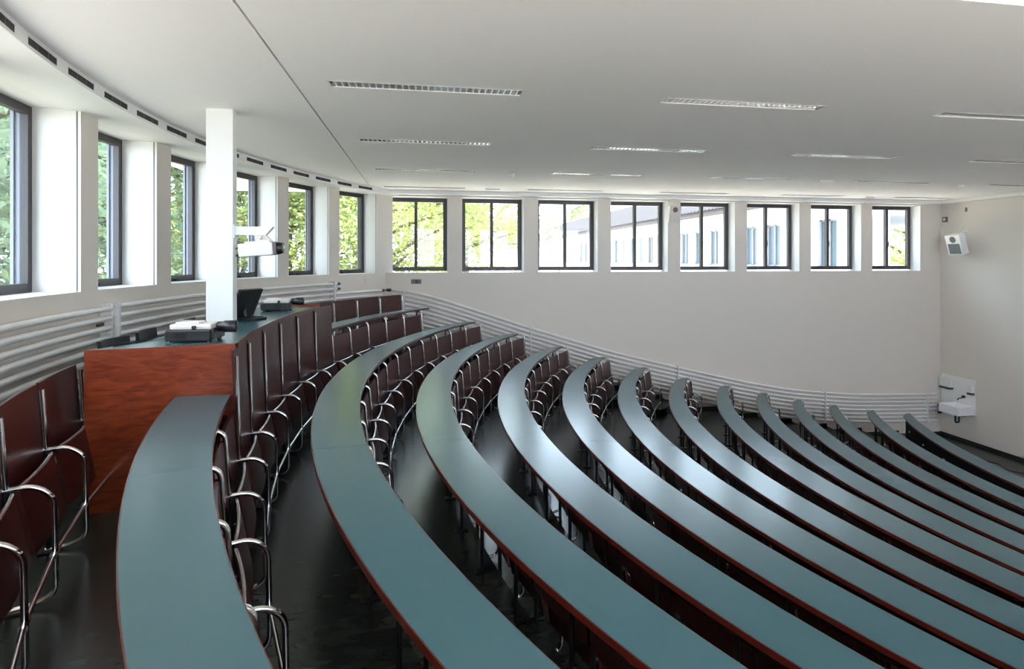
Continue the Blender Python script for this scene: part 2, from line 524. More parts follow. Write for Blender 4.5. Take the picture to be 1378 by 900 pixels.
n = 1
R_DEPTH = .36
for (a0, a1) in R_OPEN:
    r = WR + R_DEPTH
    p0, p1 = Vector(wall_pt(a0, r)), Vector(wall_pt(a1, r))
    d = (p1 - p0); w = d.length; d.normalize()
    out = Vector((-d.y, d.x))
    if a1 < -9.4:
        continue
    mat = Matrix(((d.x, out.x, 0, p0.x), (d.y, out.y, 0, p0.y), (0, 0, 1, SILL), (0, 0, 0, 1)))
    w_ = window(n, w, HEAD + .03 - SILL, mat, False, .125)
    # blind track: a thin groove around the reveal, just inside the room face
    mb = MB(); inv = mat.inverted()
    dep = R_DEPTH - .035
    H_ = HEAD + .03 - SILL
    k0 = w * (WR + .03) / r; off = (w - k0) / 2
    mb.box(off - .004, -dep - .012, 0, off + .002, -dep, H_); mb.box(w - off - .002, -dep - .012, 0, w - off + .004, -dep, H_)
    mb.box(off, -dep - .012, H_ - .003, w - off, -dep, H_ + .003)
    mb.build('blind_track', M['track'], w_)
    n += 1
for (a, b) in FW:
    mat = Matrix.Translation((a, Y_FAR + .265, SILL + .03))
    window(n, b - a, HEAD - SILL - .03, mat, True); n += 1

# ---- unseen roof slab, eaves added to keep direct sun out of the windows
mb = MB()
mb.box(-.4, Y_NEAR - WT - .95, EYE + 1.90, X_FRONT + .9, Y_FAR + WT + .70, EYE + 2.05)
yl2 = [Y_NEAR - WT - .95 + (Y_FAR + WT + .7 - Y_NEAR + WT + .95) * k / 60 for k in range(61)]
mb.strip([(arc_x(WCX, WCY, WR + RT + .75, y), y) for y in yl2], [(-.4, y) for y in yl2], EYE + 1.90, EYE + 2.05)
struct(mb.build('roof', M['soffit']))

# ================================================================== AIR VENTS, LAMPS, DETECTORS
vent_y = []
y = 3.30
vk = 0
while y < 10.45:
    a = asin((y - FCY) / FR); c = (FCX - FR * cos(a), y)
    a_ = a
    t = thing('air_vent', '%s dark air slot from the left in the curved white ceiling edge' % ORD[vk + 1], 'air vent', (c[0], c[1], CEIL - .052), -a, 'air slots along the curved ceiling edge')
    mb = MB(); mb.box(-.001, -.195, -.030, .006, .195, -.024); mb.box(-.001, -.195, .024, .006, .195, .030)
    mb.build('slot_frame', M['trim'], t)
    mb = MB(); mb.box(-.001, -.195, -.024, .0025, .195, .024); mb.build('dark_slot', M['groove'], t)
    for q in (-.07, .07):
        mb = MB(); mb.box(.0015, q - .003, -.021, .004, q + .003, .021); mb.build('divider', M['track'], t)
    y += .556 * cos(a); vk += 1

row_words = {2: 'nearest row', 3: 'second row', 4: 'third row', 5: 'row along the far windows'}
lamp_mesh = None
for b, yy in enumerate(LY):
    for a, xx in enumerate(LX):
        if b < 2 or (b == 2 and a > 2) or (b == 3 and a > 3): continue
        lab = 'recessed louvred ceiling lamp, %s from the left in the %s' % (ORD[a + 1], row_words[b])
        t = thing('ceiling_lamp', lab, 'ceiling lamp', (xx, yy, CEIL), 0, 'recessed ceiling lamps')
        if lamp_mesh is None:
            mb = MB(); L, W_ = LL / 2, LWID / 2
            mb.box(-L, -W_, -.002, L, -W_ + .008, .004); mb.box(-L, W_ - .008, -.002, L, W_, .004)
            mb.box(-L, -W_, -.002, -L + .012, W_, .004); mb.box(L - .012, -W_, -.002, L, W_, .004)
            f_ = mb.mesh('lamp_rim', M['trim'])
            mb = MB()
            prof = [(-W_ + .004, .002), (-W_ + .03, .05), (-.01, .07), (.01, .07), (W_ - .03, .05), (W_ - .004, .002)]
            for k in range(len(prof) - 1):
                (q0, z0), (q1, z1) = prof[k], prof[k + 1]
                mb.add([(-L, q0, z0), (L, q0, z0), (L, q1, z1), (-L, q1, z1)], [(0, 1, 2, 3)])
                mb.add([(-L, q0, z0), (-L, q1, z1), (-L, 0, 0)], [(0, 1, 2)]); mb.add([(L, q0, z0), (L, 0, 0), (L, q1, z1)], [(0, 1, 2)])
            r_ = mb.mesh('reflector', M['louvre'])
            mb = MB()
            for k in range(1, 30):
                q = -L + LL * k / 30
                mb.add([(q - .006, -W_ + .012, .004), (q + .006, -W_ + .012, .004), (q + .006, W_ - .012, .004), (q - .006, W_ - .012, .004),
                        (q, -W_ + .012, .032), (q, W_ - .012, .032)], [(3, 2, 1, 0), (0, 1, 4), (1, 2, 5, 4), (2, 3, 5), (3, 0, 4, 5)])
            l_ = mb.mesh('louvre_blades', M['louvre'])
            mb = MB(); mb.tube([(-L + .03, 0, .052), (L - .03, 0, .052)], .013); u_ = mb.mesh('tube', M['tube'])
            lamp_mesh = (f_, r_, l_, u_)
        for nm, me in zip(('rim', 'reflector', 'louvre', 'tube'), lamp_mesh): put(nm, me, t)

for (x, y, lab) in ((1.40, 8.53, 'round white smoke detector on ceiling above the far windows at left'),
                    (9.72, 8.50, 'round white smoke detector on ceiling near the front wall')):
    t = thing('smoke_detector', lab, 'smoke detector', (x, y, CEIL))
    mb = MB(); mb.lathe([(.055, 0), (.055, -.015), (.05, -.022)], 24); mb.build('base', M['white_plastic'], t)
    mb = MB(); mb.lathe([(.036, -.022), (.04, -.04), (.03, -.055), (.01, -.06)], 24); mb.build('sensor_head', M['white_plastic'], t)
for (x, y, w, lab) in ((1.33, 10.42, .28, 'short white ceiling light near second far window'),
                       (6.84, 8.37, .28, 'short white ceiling light in third lamp row'),
                       (9.60, 10.46, .2, 'short white ceiling light near the front corner')):
    t = thing('spot_light', lab, 'ceiling lamp', (x, y, CEIL))
    mb = MB(); mb.bbox(-w / 2, -.04, -.025, w / 2, .04, .001, .006); mb.build('housing', M['white_plastic'], t)
    mb = MB(); mb.bbox(-w / 2 + .02, -.028, -.031, w / 2 - .02, .028, -.024, .003); mb.build('diffuser', M['tube'], t)


# ================================================================== DESKS
def seg_pts(i, y0, y1, n):
    out = [(outer_x(i, y0 + (y1 - y0) * k / (n - 1)), y0 + (y1 - y0) * k / (n - 1)) for k in range(n)]
    inn = [(inner_x(i, y0 + (y1 - y0) * k / (n - 1)), y0 + (y1 - y0) * k / (n - 1)) for k in range(n)]
    return out, inn


def desk(i, label, y0, y1, cut0=False, cut1=False, rnd=True):
    """one curved desk: desktop, edge band, book shelf, posts"""
    z = TOPZ[i]
    base = Vector((outer_x(i, YC) + .15, (y0 + y1) / 2, LEVEL[i]))
    t = thing('curved_desk', label, 'desk', base, 0, 'curved teal desks')
    n = max(12, int((y1 - y0) * 9))
    out, inn = seg_pts(i, y0, y1, n)
    if cut0 or cut1:      # radial cut against the cabinet: shift the outer side a little
        pass
    # round the outer corner at the free ends
    def rounded(out, inn, end):
        k = -1 if end else 0
        sgn = 1 if end else -1
        pts = []
        o_, i_ = Vector(out[k]), Vector(inn[k])
        r = .13
        for j in range(1, 7):
            a = pi / 2 * j / 6
        return pts
    poly_o = out[:]; poly_i = inn[:]
    if rnd:
        for end in ((0, -1) if not (cut0 or cut1) else ((-1,) if cut0 else (0,))):
            sgn = 1 if end == -1 else -1
            k2 = [k for k, p in enumerate(poly_o) if abs(p[1] - poly_o[end][1]) < .16]
            ye = poly_o[end][1]
            for k in k2:
                u = 1 - abs(poly_o[k][1] - ye) / .16
                w = poly_i[k][0] - poly_o[k][0]
                poly_o[k] = (poly_o[k][0] + w * .62 * (1 - sqrt(max(0, 1 - u * u))), poly_o[k][1])
    L = lambda ps: [(x - base.x, y - base.y) for x, y in ps]
    zt = z - base.z
    mb = MB(); mb.strip(L(poly_o), L(poly_i), zt - .028, zt, 0, 1)
    mb.build('desktop', [M['teal'], M['edge']], t)
    # red-brown edge bands
    mb = MB()
    mb.strip(L([(x - .005, y) for x, y in poly_o]), L([(x + .003, y) for x, y in poly_o]), zt - .034, zt - .0015)
    mb.strip(L([(x - .003, y) for x, y in poly_i]), L([(x + .004, y) for x, y in poly_i]), zt - .030, zt - .0015)
    tag(mb.build('edge_band', M['edge'], t), 'red-brown wooden edge')
    # book shelf under the desktop
    mb = MB()
    sh_o = [(x + (xi - x) * .30, y) for (x, y), (xi, _) in zip(out, inn)][1:-1]
    sh_i = [(x - .004, y) for x, y in inn][1:-1]
    mb.strip(L(sh_o), L(sh_i), zt - .125, zt - .110)
    tag(mb.build('book_shelf', M['shelf'], t), 'dark glossy shelf under the top')
    # posts
    a = BND(i)
    for q in a:
        py = ICY + IR * sin(radians(q)); px = inner_x(i, py) - .055
        if not (y0 + .02 < py < y1 + .01): continue
        if (cut0 and py < y0 + .1) or (cut1 and py > y1 - .1): continue
        mb = MB()
        mb.tube([(0, 0, .012), (0, 0, DESK_H - .03)], .014, 8)
        mb.bbox(-.05, -.022, 0, .05, .022, .014, .004)
        mb.bbox(-.10, -.012, DESK_H - .05, .06, .012, DESK_H - .03, .004)
        mb.build('post', M['black_metal'], t, (px - base.x, py - base.y, 0), atan2(py - ICY, -(ICX + OFF[i] - px)) if False else -radians(q))
    return t


PITCH = 3.97
OFFA = [1.05, .15] + [.3] * 11


def BND(i):
    return [PITCH * k + OFFA[i] for k in range(-9, 10)]


CAB_Y0, CAB_Y1 = 3.93, 6.95
desk(0, 'curved teal desk nearest the camera, running into the wooden cabinet', Y_START, CAB_Y0 - .02, cut1=True)
desk(0, 'short teal desk behind the wooden cabinet, reaching the far aisle', CAB_Y1 + .02, Y_END, cut0=True)
for i in range(1, 13):
    lab = 'long curved teal desk, %s row down from the wooden cabinet' % ORD[i]
    if i == 12: lab = 'long curved teal desk, front row nearest the sink wall'
    t = desk(i, lab, Y_START, Y_END)
    if i == 12:          # dark front panel with bright bolts
        mb = MB()
        out, inn = seg_pts(i, Y_START + .3, Y_END - .12, 80)
        b = t.location
        mid = [(x + .055 - b.x, y - b.y) for x, y in out]
        mb.strip(mid, [(x + .018, y) for x, y in mid], .05, DESK_H - .06)
        pnl = mb.build('front_panel', M['matte_black'], t)
        mb = MB()
        for k in range(16):
            y = 9.75 - .72 * k
            if y < 3: break
            x = outer_x(i, y) + .05 - b.x
            mb.lathe([(.016, 0), (.016, .008), (.008, .014)], 10, 0, Matrix.Translation((x, y - b.y, .46)) @ Matrix.Rotation(-pi / 2, 4, 'Y'))
        mb.build('bolt', M['white_plastic'], pnl)

# ================================================================== FOLDING SEATS
W_SEAT = IR * 2 * sin(radians(PITCH / 2))
seat_cache = {}


def curved_panel(w, z0, z1, x0, x1, th, sag, r=.03):
    """plywood panel: across y, from z0 (at x0) to z1 (at x1), bowed by sag, corners softened"""
    mb = MB(); NX, NZ = 9, 6
    def P(u, v, side):
        y = (u - .5) * w
        z = z0 + (z1 - z0) * v
        x = x0 + (x1 - x0) * v - sag * (1 - (2 * u - 1) ** 2) + (th if side else 0)
        ex = min(abs(y - w / 2), abs(y + w / 2)); ez = min(z - z0, z1 - z)
        return (x, y, z)
    vs = []
    for side in (0, 1):
        for a in range(NX):
            for b in range(NZ): vs.append(P(a / (NX - 1), b / (NZ - 1), side))
    ix = lambda s, a, b: s * NX * NZ + a * NZ + b
    fs = []
    for a in range(NX - 1):
        for b in range(NZ - 1):
            fs.append((ix(1, a, b), ix(1, a + 1, b), ix(1, a + 1, b + 1), ix(1, a, b + 1)))
            fs.append((ix(0, a, b), ix(0, a, b + 1), ix(0, a + 1, b + 1), ix(0, a + 1, b)))
    mb.add(vs, fs, 0, True)
    rim = []
    for a in range(NX - 1):
        rim.append((ix(0, a, 0), ix(0, a + 1, 0), ix(1, a + 1, 0), ix(1, a, 0)))
        rim.append((ix(0, a, NZ - 1), ix(1, a, NZ - 1), ix(1, a + 1, NZ - 1), ix(0, a + 1, NZ - 1)))
    for b in range(NZ - 1):
        rim.append((ix(0, 0, b), ix(1, 0, b), ix(1, 0, b + 1), ix(0, 0, b + 1)))
        rim.append((ix(0, NX - 1, b), ix(0, NX - 1, b + 1), ix(1, NX - 1, b + 1), ix(1, NX - 1, b)))
    mb.add(vs, rim, 0, False)
    return mb


def seat_meshes(H, style, w):
    """H: height of the desktop (or panel top) above the seat's floor; local x = towards the front of the hall"""
    key = (round(H, 3), style, round(w, 3))
    if key in seat_cache: return seat_cache[key]
    arm = .56
    top = H - .105 if style == 'desk' else H
    back = curved_panel(w - .035, arm - .09, top, .050, .018, .016, .012).mesh('seat_backrest', M['seat'])
    mb = curved_panel(w - .075, .235, arm - .012, .150, .092, .018, -.012)
    ye = w / 2 - .045
    mb.tube([(.101 + .012 * (1 - (y / ye) ** 2), y, arm - .012) for y in [-ye + 2 * ye * q / 8 for q in range(9)]], .010, 8, 1)
    pan = mb.mesh('seat_panel', [M['seat'], M['seat_gloss']])
    # chrome tube: up along the back, armrest loop, front leg, foot curving back
    mb = MB()
    if style == 'desk':
        up = fillet([(-.13, 0, H - .042), (.034, 0, H - .046), (.062, 0, arm + .005)], .055, 6)
    else:
        up = [(.046, 0, H - .035), (.066, 0, arm + .005)]
    mb.tube(up, .0125, 10)
    fr = fillet([(.050, 0, arm), (.16, 0, arm + .006), (.236, 0, arm - .055), (.244, 0, .05), (.16, 0, .016), (.06, 0, .014)], .070, 6)
    mb.tube(fr, .0125, 10)
    tubes = mb.mesh('seat_tube', M['chrome'])
    mb = MB()
    mb.tube([(.066, 0, arm), (.075, 0, .02)], .014, 8)
    mb.bbox(.03, -.03, 0, .13, .03, .012, .004)
    mb.tube([(.075, 0, .40), (.105, 0, .40)], .011, 8)
    leg = mb.mesh('seat_bracket', M['black_metal'])
    mb = MB(); mb.tube([(.244, -w / 2, .235), (.244, w / 2, .235)], .010, 8)
    for s in (-1, 1): mb.lathe([(.016, -.02), (.016, .02)], 10, 0, Matrix.Translation((.244, s * (w / 2 - .02), .235)) @ Matrix.Rotation(pi / 2, 4, 'X'))
    rail = mb.mesh('seat_rail', M['chrome'])
    mb = MB(); mb.bbox(-.02, -w / 2 + .10, arm - .05, .045, -w / 2 + .14, arm - .02, .004)
    seat_cache[key] = (back, pan, tubes, leg, rail)
    return seat_cache[key]


def seat(cx, cy, R, ang0, ang1, z, H, style, label, group, end):
    mid = (ang0 + ang1) / 2; w = R * 2 * sin(radians((ang1 - ang0) / 2))
    a = radians(mid)
    t = thing('folding_seat', label, 'seat', (cx - R * cos(a), cy + R * sin(a), z), -a, group)
    back, pan, tubes, leg, rail = seat_meshes(H, style, w)
    put('backrest', back, t); put('seat_panel', pan, t)
    ha = radians((ang1 - ang0) / 2)
    sides = (1, -1) if end else (-1,)
    for s in sides:
        lo = (R - R * cos(ha), s * w / 2, 0)
        put('armrest_tube', tubes, t, lo, -s * ha); put('bracket', leg, t, lo, -s * ha)
    put('rail', rail, t)
    return t


SHOWN = [17, 16, 17, 17, 16, 15, 14, 14, 11, 10, 10, 10]      # seats further along each row are hidden behind the desks
row_key = 0
for i in range(12):
    cx, cy, R = ICX + OFF[i], ICY, IR + .0
    bs = [b for b in BND(i) if Y_START - .3 < cy + R * sin(radians(b)) < Y_END + .16]
    z = LEVEL[i + 1]; H = TOPZ[i] - z
    cnt = 0
    for k in range(len(bs) - 1, 0, -1):
        a0, a1 = bs[k - 1], bs[k]
        ym = cy + R * sin(radians((a0 + a1) / 2))
        cnt += 1
        if cnt > SHOWN[i]: continue
        style, HH = 'desk', H
        if i == 0 and CAB_Y0 - .12 < ym < CAB_Y1 + .12: style, HH = 'tall', (EYE - .60) - z
        if i == 0:
            if style == 'tall': lab = 'tall-backed dark red seat on the cabinet front, %s from its far end' % ORD[sum(1 for j in range(k, len(bs)) if CAB_Y0 - .12 < cy + R * sin(radians((bs[j - 1] + bs[j]) / 2)) < CAB_Y1 + .12)]
            elif ym > CAB_Y1: lab = 'dark red folding seat beyond the cabinet under the short desk, %s from far aisle' % ORD[cnt]
            else: lab = 'dark red folding seat along the nearest desk, %s from the cabinet towards the camera' % ORD[sum(1 for j in range(k, len(bs)) if cy + R * sin(radians((bs[j - 1] + bs[j]) / 2)) < CAB_Y0 - .12)]
        else:
            lab = 'dark red folding seat, %s from far aisle, below the %s long desk from the cabinet' % (ORD[cnt], ORD[i])
        seat(cx, cy, R, a0, a1, z, HH, style, lab, 'folding seats of desk row %s' % ORD[i + 1], k == len(bs) - 1 or (i == 0 and abs(ym - CAB_Y0) < .4 and ym < CAB_Y0))
# back row against the radiators: no desk behind
S0R = 7.75
S0B = [-10.86 - 4.42 * k for k in range(5)][::-1]
cnt = 0
for k in range(len(S0B) - 1, 0, -1):
    cnt += 1
    seat(5.38, 5.38, S0R, S0B[k - 1], S0B[k], LEVEL[0], .927, 'wall', 'dark red folding seat before the rear radiators, %s from the cabinet towards the camera' % ORD[cnt],
         'folding seats of the back row', k == len(S0B) - 1)
S0B = [41.6 - 4.42 * k for k in range(7)][::-1]
cnt = 0
for k in range(len(S0B) - 1, 0, -1):
    cnt += 1
    if cnt > 4: break
    seat(5.38, 5.38, S0R, S0B[k - 1], S0B[k], LEVEL[0], .927, 'wall', 'dark red folding seat in the back corner beyond the cabinet, %s from the far wall' % ORD[cnt],
         'folding seats of the back row', cnt == 1)

# ================================================================== PROJECTION CABINET
CT = EYE - .58
cab = thing('projection_cabinet', 'orange-brown wooden projection cabinet with teal top around the white pillar', 'cabinet', (-1.8, 5.4, LEVEL[0]))
cb = cab.location


def Lc(p): return (p[0] - cb.x, p[1] - cb.y)


def fx(y): return inner_x(0, y) + .015        # front line of the cabinet
def bx(y): return -1.93 - .17 * max(0, min(1, (4.12 - y) / .28))
SK = .155                                      # the end faces are cut radially
front = [(fx(CAB_Y0 + .05 + (CAB_Y1 - CAB_Y0 - .1) * k / 30), CAB_Y0 + .05 + (CAB_Y1 - CAB_Y0 - .1) * k / 30) for k in range(31)]
back = [(bx(CAB_Y0 - .10 + (CAB_Y1 - CAB_Y0 + .2) * k / 30), CAB_Y0 - .10 + (CAB_Y1 - CAB_Y0 + .2) * k / 30) for k in range(31)]
mb = MB(); mb.strip([Lc(p) for p in back], [Lc(p) for p in front], CT - cb.z - .03, CT - cb.z)
mb.build('cabinet_top', M['teal'], cab)
for nm, y0s in (('end_panel', -1), ('end_panel', 1)):
    pf, pb = (front[0], back[0]) if y0s < 0 else (front[-1], back[-1])
    d = Vector((pf[0] - pb[0], pf[1] - pb[1])).normalized(); nrm = Vector((d.y, -d.x)) * (1 if y0s < 0 else -1)
    th = .03
    poly = [Lc(pb), Lc(pf), Lc((pf[0] + nrm.x * th, pf[1] + nrm.y * th)), Lc((pb[0] + nrm.x * th, pb[1] + nrm.y * th))]
    mb = MB(); mb.prism(poly, LEVEL[1] - cb.z if False else 0, CT - cb.z + (.004 if y0s < 0 else .03))
    tag(mb.build('end_panel', M['cabinet'], cab), 'orange-brown veneer end panel')
mb = MB(); mb.strip([Lc((x - .03, y)) for x, y in front], [Lc(p) for p in front], LEVEL[1] - cb.z, CT - cb.z - .001)
tag(mb.build('front_panel', M['seat'], cab), 'dark red curved front panel')
mb = MB(); mb.strip([Lc((x + .0, y)) for x, y in front], [Lc((x + .02, y)) for x, y in front], CT - cb.z - .03, CT - cb.z + .003)
mb.build('edge_band', M['edge'], cab)


# ================================================================== THINGS ON THE CABINET
def slide_projector(loc, rotz, label):
    t = thing('slide_projector', label, 'projector', loc, rotz, 'slide projectors on the cabinet')
    t.scale = (.84, .84, .92)
    mb = MB(); mb.bbox(-.19, -.13, .010, .16, .13, .098, .012); mb.bbox(-.195, -.12, .03, -.185, .12, .085, .006); 
    for k in range(9): mb.box(-.12 + .012 * k, -.134, .03, -.114 + .012 * k, -.129, .075)
    mb.build('base', M['black'], t)
    mb = MB(); mb.bbox(-.165, -.115, .096, .165, .115, .138, .016); mb.bbox(-.14, -.07, .134, .05, .07, .150, .012)
    mb.build('top_cover', M['beige'], t)
    mb = MB(); mb.bbox(.15, -.11, .02, .185, .11, .105, .01); mb.build('front_plate', M['black'], t)
    mb = MB(); R = Matrix.Translation((.17, 0, .108)) @ Matrix.Rotation(pi / 2, 4, 'Y')
    mb.lathe([(.038, 0), (.038, .05), (.046, .055), (.046, .15), (.038, .155)], 22, 0, R)
    ln = mb.build('lens', M['black'], t)
    mb = MB(); mb.lathe([(.031, .150), (.029, .157), (.01, .159)], 22, 0, R); mb.build('lens_glass', M['lens'], ln)
    for (x, y) in ((-.15, -.1), (-.15, .1), (.14, -.1), (.14, .1)):
        mb = MB(); mb.lathe([(.016, 0), (.016, .02)], 12, 0, Matrix.Translation((x, y, 0))); mb.build('foot', M['black'], t)
    mb = MB(); mb.bbox(.02, -.138, .10, .05, -.118, .128, .005); mb.build('knob', M['black'], t)
    return t


slide_projector((-1.58, 4.17, CT), radians(-4), 'beige and black slide projector near the cabinet end facing the camera')
slide_projector((-1.60, 6.45, CT), radians(2), 'beige and black slide projector beyond the pillar on the cabinet')

t = thing('monitor', 'black tilted flat monitor beside the pillar on the cabinet', 'monitor', (-1.66, 5.52, CT), radians(-22))
t.scale = (.92, .92, .95)
mb = MB(); mb.bbox(-.03, -.12, 0, .16, .12, .022, .008); mb.bbox(.0, -.10, .02, .13, .10, .032, .006); mb.build('base', M['black'], t)
mb = MB(); mb.tube(fillet([(.0, 0, .02), (-.02, 0, .09), (.0, 0, .16)], .04), .018, 10); mb.build('stand', M['black'], t)
Rm = Matrix.Translation((.0, 0, .16)) @ Matrix.Rotation(radians(24), 4, 'Y')
mb = MB(); mb.bbox(-.018, -.17, -.15, .018, .17, .16, .010, 0, Rm); mb.lathe([(.03, .018), (.028, .022)], 18, 0, Rm @ Matrix.Rotation(pi / 2, 4, 'Y')); mb.build('screen', M['black'], t)
mb = MB(); mb.bbox(-.022, -.155, -.135, -.017, .155, .145, .001, 0, Rm); mb.build('display', M['lens'], t)

mb = MB()
mb.tube(fillet([(-2.02, 3.98, CT + .006), (-1.90, 4.22, CT + .006), (-1.88, 4.50, CT + .02), (-1.82, 4.42, CT + .03), (-1.84, 4.28, CT + .006), (-1.80, 4.24, CT + .03)], .06), .006, 8)
tag(mb.build('cable', M['black']), 'thin black cable curled on cabinet top behind near slide projector', 'cable')


# ---- black chairs behind the cabinet
def office_chair(loc, rotz, label):
    t = thing('desk_chair', label, 'chair', loc, rotz, 'black chairs behind the cabinet')
    mb = curved_panel(.36, .64, .975, -.20, -.235, .03, .03); mb.build('backrest', M['black'], t)
    mb = MB(); mb.bbox(-.17, -.18, .42, .14, .18, .47, .018); mb.build('seat', M['black'], t)
    for s in (-1, 1):
        mb = MB(); mb.tube(fillet([(-.195, s * .17, .9), (-.185, s * .17, .47), (-.20, s * .18, 0)], .05), .011, 8); mb.build('leg', M['chrome'], t)
        mb = MB(); mb.tube([(.14, s * .17, .43), (.16, s * .18, 0)], .011, 8); mb.build('leg', M['chrome'], t)
    return t


office_chair((-2.20, 4.76, LEVEL[0]), radians(-4), 'black chair behind the cabinet, nearest its end panel')
office_chair((-2.21, 5.32, LEVEL[0]), radians(3), 'black chair behind the cabinet, between near chair and pillar')
office_chair((-2.20, 6.22, LEVEL[0]), radians(8), 'black chair behind the cabinet, mostly hidden by the slide projector')

# ---- camera on an arm fixed to the pillar
t = thing('ceiling_projector', 'white box projector hanging from a white arm on the pillar', 'projector', (PX + .113, PY - .0, EYE + .06))
mb = MB(); mb.prism([(0, .155), (0, .232), (.335, .232), (.27, .155)], -.035, .035, 0, None, Matrix(((1, 0, 0, 0), (0, 0, 1, 0), (0, 1, 0, 0), (0, 0, 0, 1))))
mb.bbox(-.004, -.05, .13, .012, .05, .25, .003)
mb.build('arm', M['trim'], t)
mb = MB(); mb.prism([(.17, .155), (.27, .155), (.36, .07), (.18, .07)], -.02, .02, 0, None, Matrix(((1, 0, 0, 0), (0, 0, 1, 0), (0, 1, 0, 0), (0, 0, 0, 1))))
mb.tube([(.22, -.03, .13), (.24, -.03, .135)], .018, 10); mb.build('hanger', M['beige'], t)
Rp = Matrix.Rotation(radians(-4), 4, 'Y')
mb = MB(); mb.bbox(.05, -.085, -.05, .345, .085, .07, .014, 0, Rp); mb.bbox(.10, -.06, .066, .32, .06, .086, .01, 0, Rp); mb.build('housing', M['white_plastic'], t)
mb = MB(); mb.bbox(.34, -.07, -.046, .372, .07, .07, .008, 0, Rp); mb.build('front_plate', M['track'], t)
mb = MB(); mb.lathe([(.056, .368), (.056, .392), (.050, .40), (.050, .42)], 22, 0, Rp @ Matrix.Translation((0, 0, .01)) @ Matrix.Rotation(pi / 2, 4, 'Y')); ln = mb.build('lens', M['black'], t)
mb = MB(); mb.lathe([(.042, .416), (.02, .424)], 22, 0, Rp @ Matrix.Translation((0, 0, .01)) @ Matrix.Rotation(pi / 2, 4, 'Y')); mb.build('lens_glass', M['lens'], ln)
mb = MB()
for dz in (-.035, .03): mb.tube(fillet([(.0, .02, dz), (.03, .02, dz + .01), (.06, .0, dz)], .015), .007, 8)
mb.build('plug', M['black'], t)

# ================================================================== RADIATORS
prof = [(-.60, -.613), (-.2, -.665), (.454, -.844), (1.198, -1.093), (1.959, -1.350), (2.894, -1.643), (3.856, -1.940), (5.383, -2.330), (6.907, -2.690), (8.0, -2.900), (8.8, -3.00), (9.659, -3.08), (10.8, -3.13), (11.82, -3.152)]


def pz(x):
    # smooth (Catmull-Rom style) interpolation of the pipe profile
    for k in range(len(prof) - 1):
        if prof[k][0] <= x <= prof[k + 1][0] + 1e-6:
            (x0, z0), (x1, z1) = prof[k], prof[k + 1]
            m0 = (z1 - prof[max(0, k - 1)][1]) / (x1 - prof[max(0, k - 1)][0])
            m1 = (prof[min(len(prof) - 1, k + 2)][1] - z0) / (prof[min(len(prof) - 1, k + 2)][0] - x0)
            h = x1 - x0; u = (x - x0) / h
            return (2 * u ** 3 - 3 * u * u + 1) * z0 + (u ** 3 - 2 * u * u + u) * h * m0 + (-2 * u ** 3 + 3 * u * u) * z1 + (u ** 3 - u * u) * h * m1
    return prof[-1][1]


t = thing('wall_radiator', 'long white pipe radiator sweeping down the far wall beside the aisle', 'radiator', (0, Y_FAR - .07, EYE))
for k in range(8):
    mb = MB()
    mb.tube([(x, 0, pz(x) - .087 * k) for x in [-.60 + 12.42 * j / 110 for j in range(111)]], .026, 8, r2=.027)
    mb.build('pipe', M['radiator'], t)
for x in (-.36, 2.17, 5.38, 8.90, 11.55):
    mb = MB(); mb.bbox(x - .014, -.042, pz(x) - .66, x + .014, .07, pz(x) + .045, .004); mb.build('bracket', M['radiator'], t)
for x, dz in ((-.66, 0), (11.90, -.26), (11.90, -.43)):
    mb = MB(); mb.lathe([(.022, -.05), (.03, -.02), (.03, .03), (.018, .05)], 12, 0, Matrix.Translation((x, 0, pz(max(-.6, min(11.8, x))) + dz)) @ Matrix.Rotation(pi / 2, 4, 'Y'))
    mb.build('valve', M['black_metal'] if x < 0 else M['teal_glass'], t)


def rear_radiator(a0, a1_list, label, ztop, cap):
    t = thing('wall_radiator', label, 'radiator', (WCX, WCY, EYE))
    for k in range(9):
        a1 = a1_list[min(k, len(a1_list) - 1)]
        n_ = int(abs(a1 - a0) / 1.2) + 4
        mb = MB(); r = WR - .075
        pts = [(-r * cos(radians(a0 + (a1 - a0) * j / (n_ - 1))), r * sin(radians(a0 + (a1 - a0) * j / (n_ - 1))), ztop - .087 * k) for j in range(n_)]
        rad = [.026] * n_
        if cap: pts += [tuple(Vector(pts[-1]) + (Vector(pts[-1]) - Vector(pts[-2])).normalized() * .012)]; rad += [.012]
        mb.tube(pts, rad, 10); mb.build('pipe', M['radiator'], t)
    return t


def radial_bracket(t, a, z0, z1, ro=.118):
    mb = MB(); mb.bbox(-.0, -.017, z0, ro, .017, z1, .004)
    c = wall_pt(a, WR)
    mb.build('bracket', M['radiator'], t, (c[0] - WCX, c[1] - WCY, 0), -radians(a))


A1 = .12
t = rear_radiator(-24, [A1 - .15], 'white pipe radiator under the rear windows at far left', -.450, True)
radial_bracket(t, A1 - .05, -1.2, -.41, .09)
c = wall_pt(-1.4, WR - .10)
mb = MB(); mb.bbox(-.006, -.05, -.012, .006, .05, .012, .004)
tag(mb.build('rust_patch', M['rust'], t, (c[0] - WCX, c[1] - WCY, -.575), 0), 'small rusty brown patch')
t = rear_radiator(A1 + .35, [32.9, 32.9, 41.1], 'white pipe radiator under the rear windows behind pillar and cabinet', -.440, False)
radial_bracket(t, A1 + .5, -1.2, -.40); radial_bracket(t, 32.3, -1.2, -.40); radial_bracket(t, 18.6, -1.2, -.40)
for a, dz in ((33.2, 0), (33.2, -.087), (41.3, -.174)):
    c = wall_pt(a, WR - .075)
    mb = MB(); mb.lathe([(.024, -.05), (.03, -.02), (.018, .04)], 12, 0, Matrix.Translation((c[0] - WCX, c[1] - WCY, -.44 + dz)) @ Matrix.Rotation(pi / 2 - radians(a), 4, 'Z') @ Matrix.Rotation(pi / 2, 4, 'Y'))
    mb.build('valve', M['black_metal'], t)


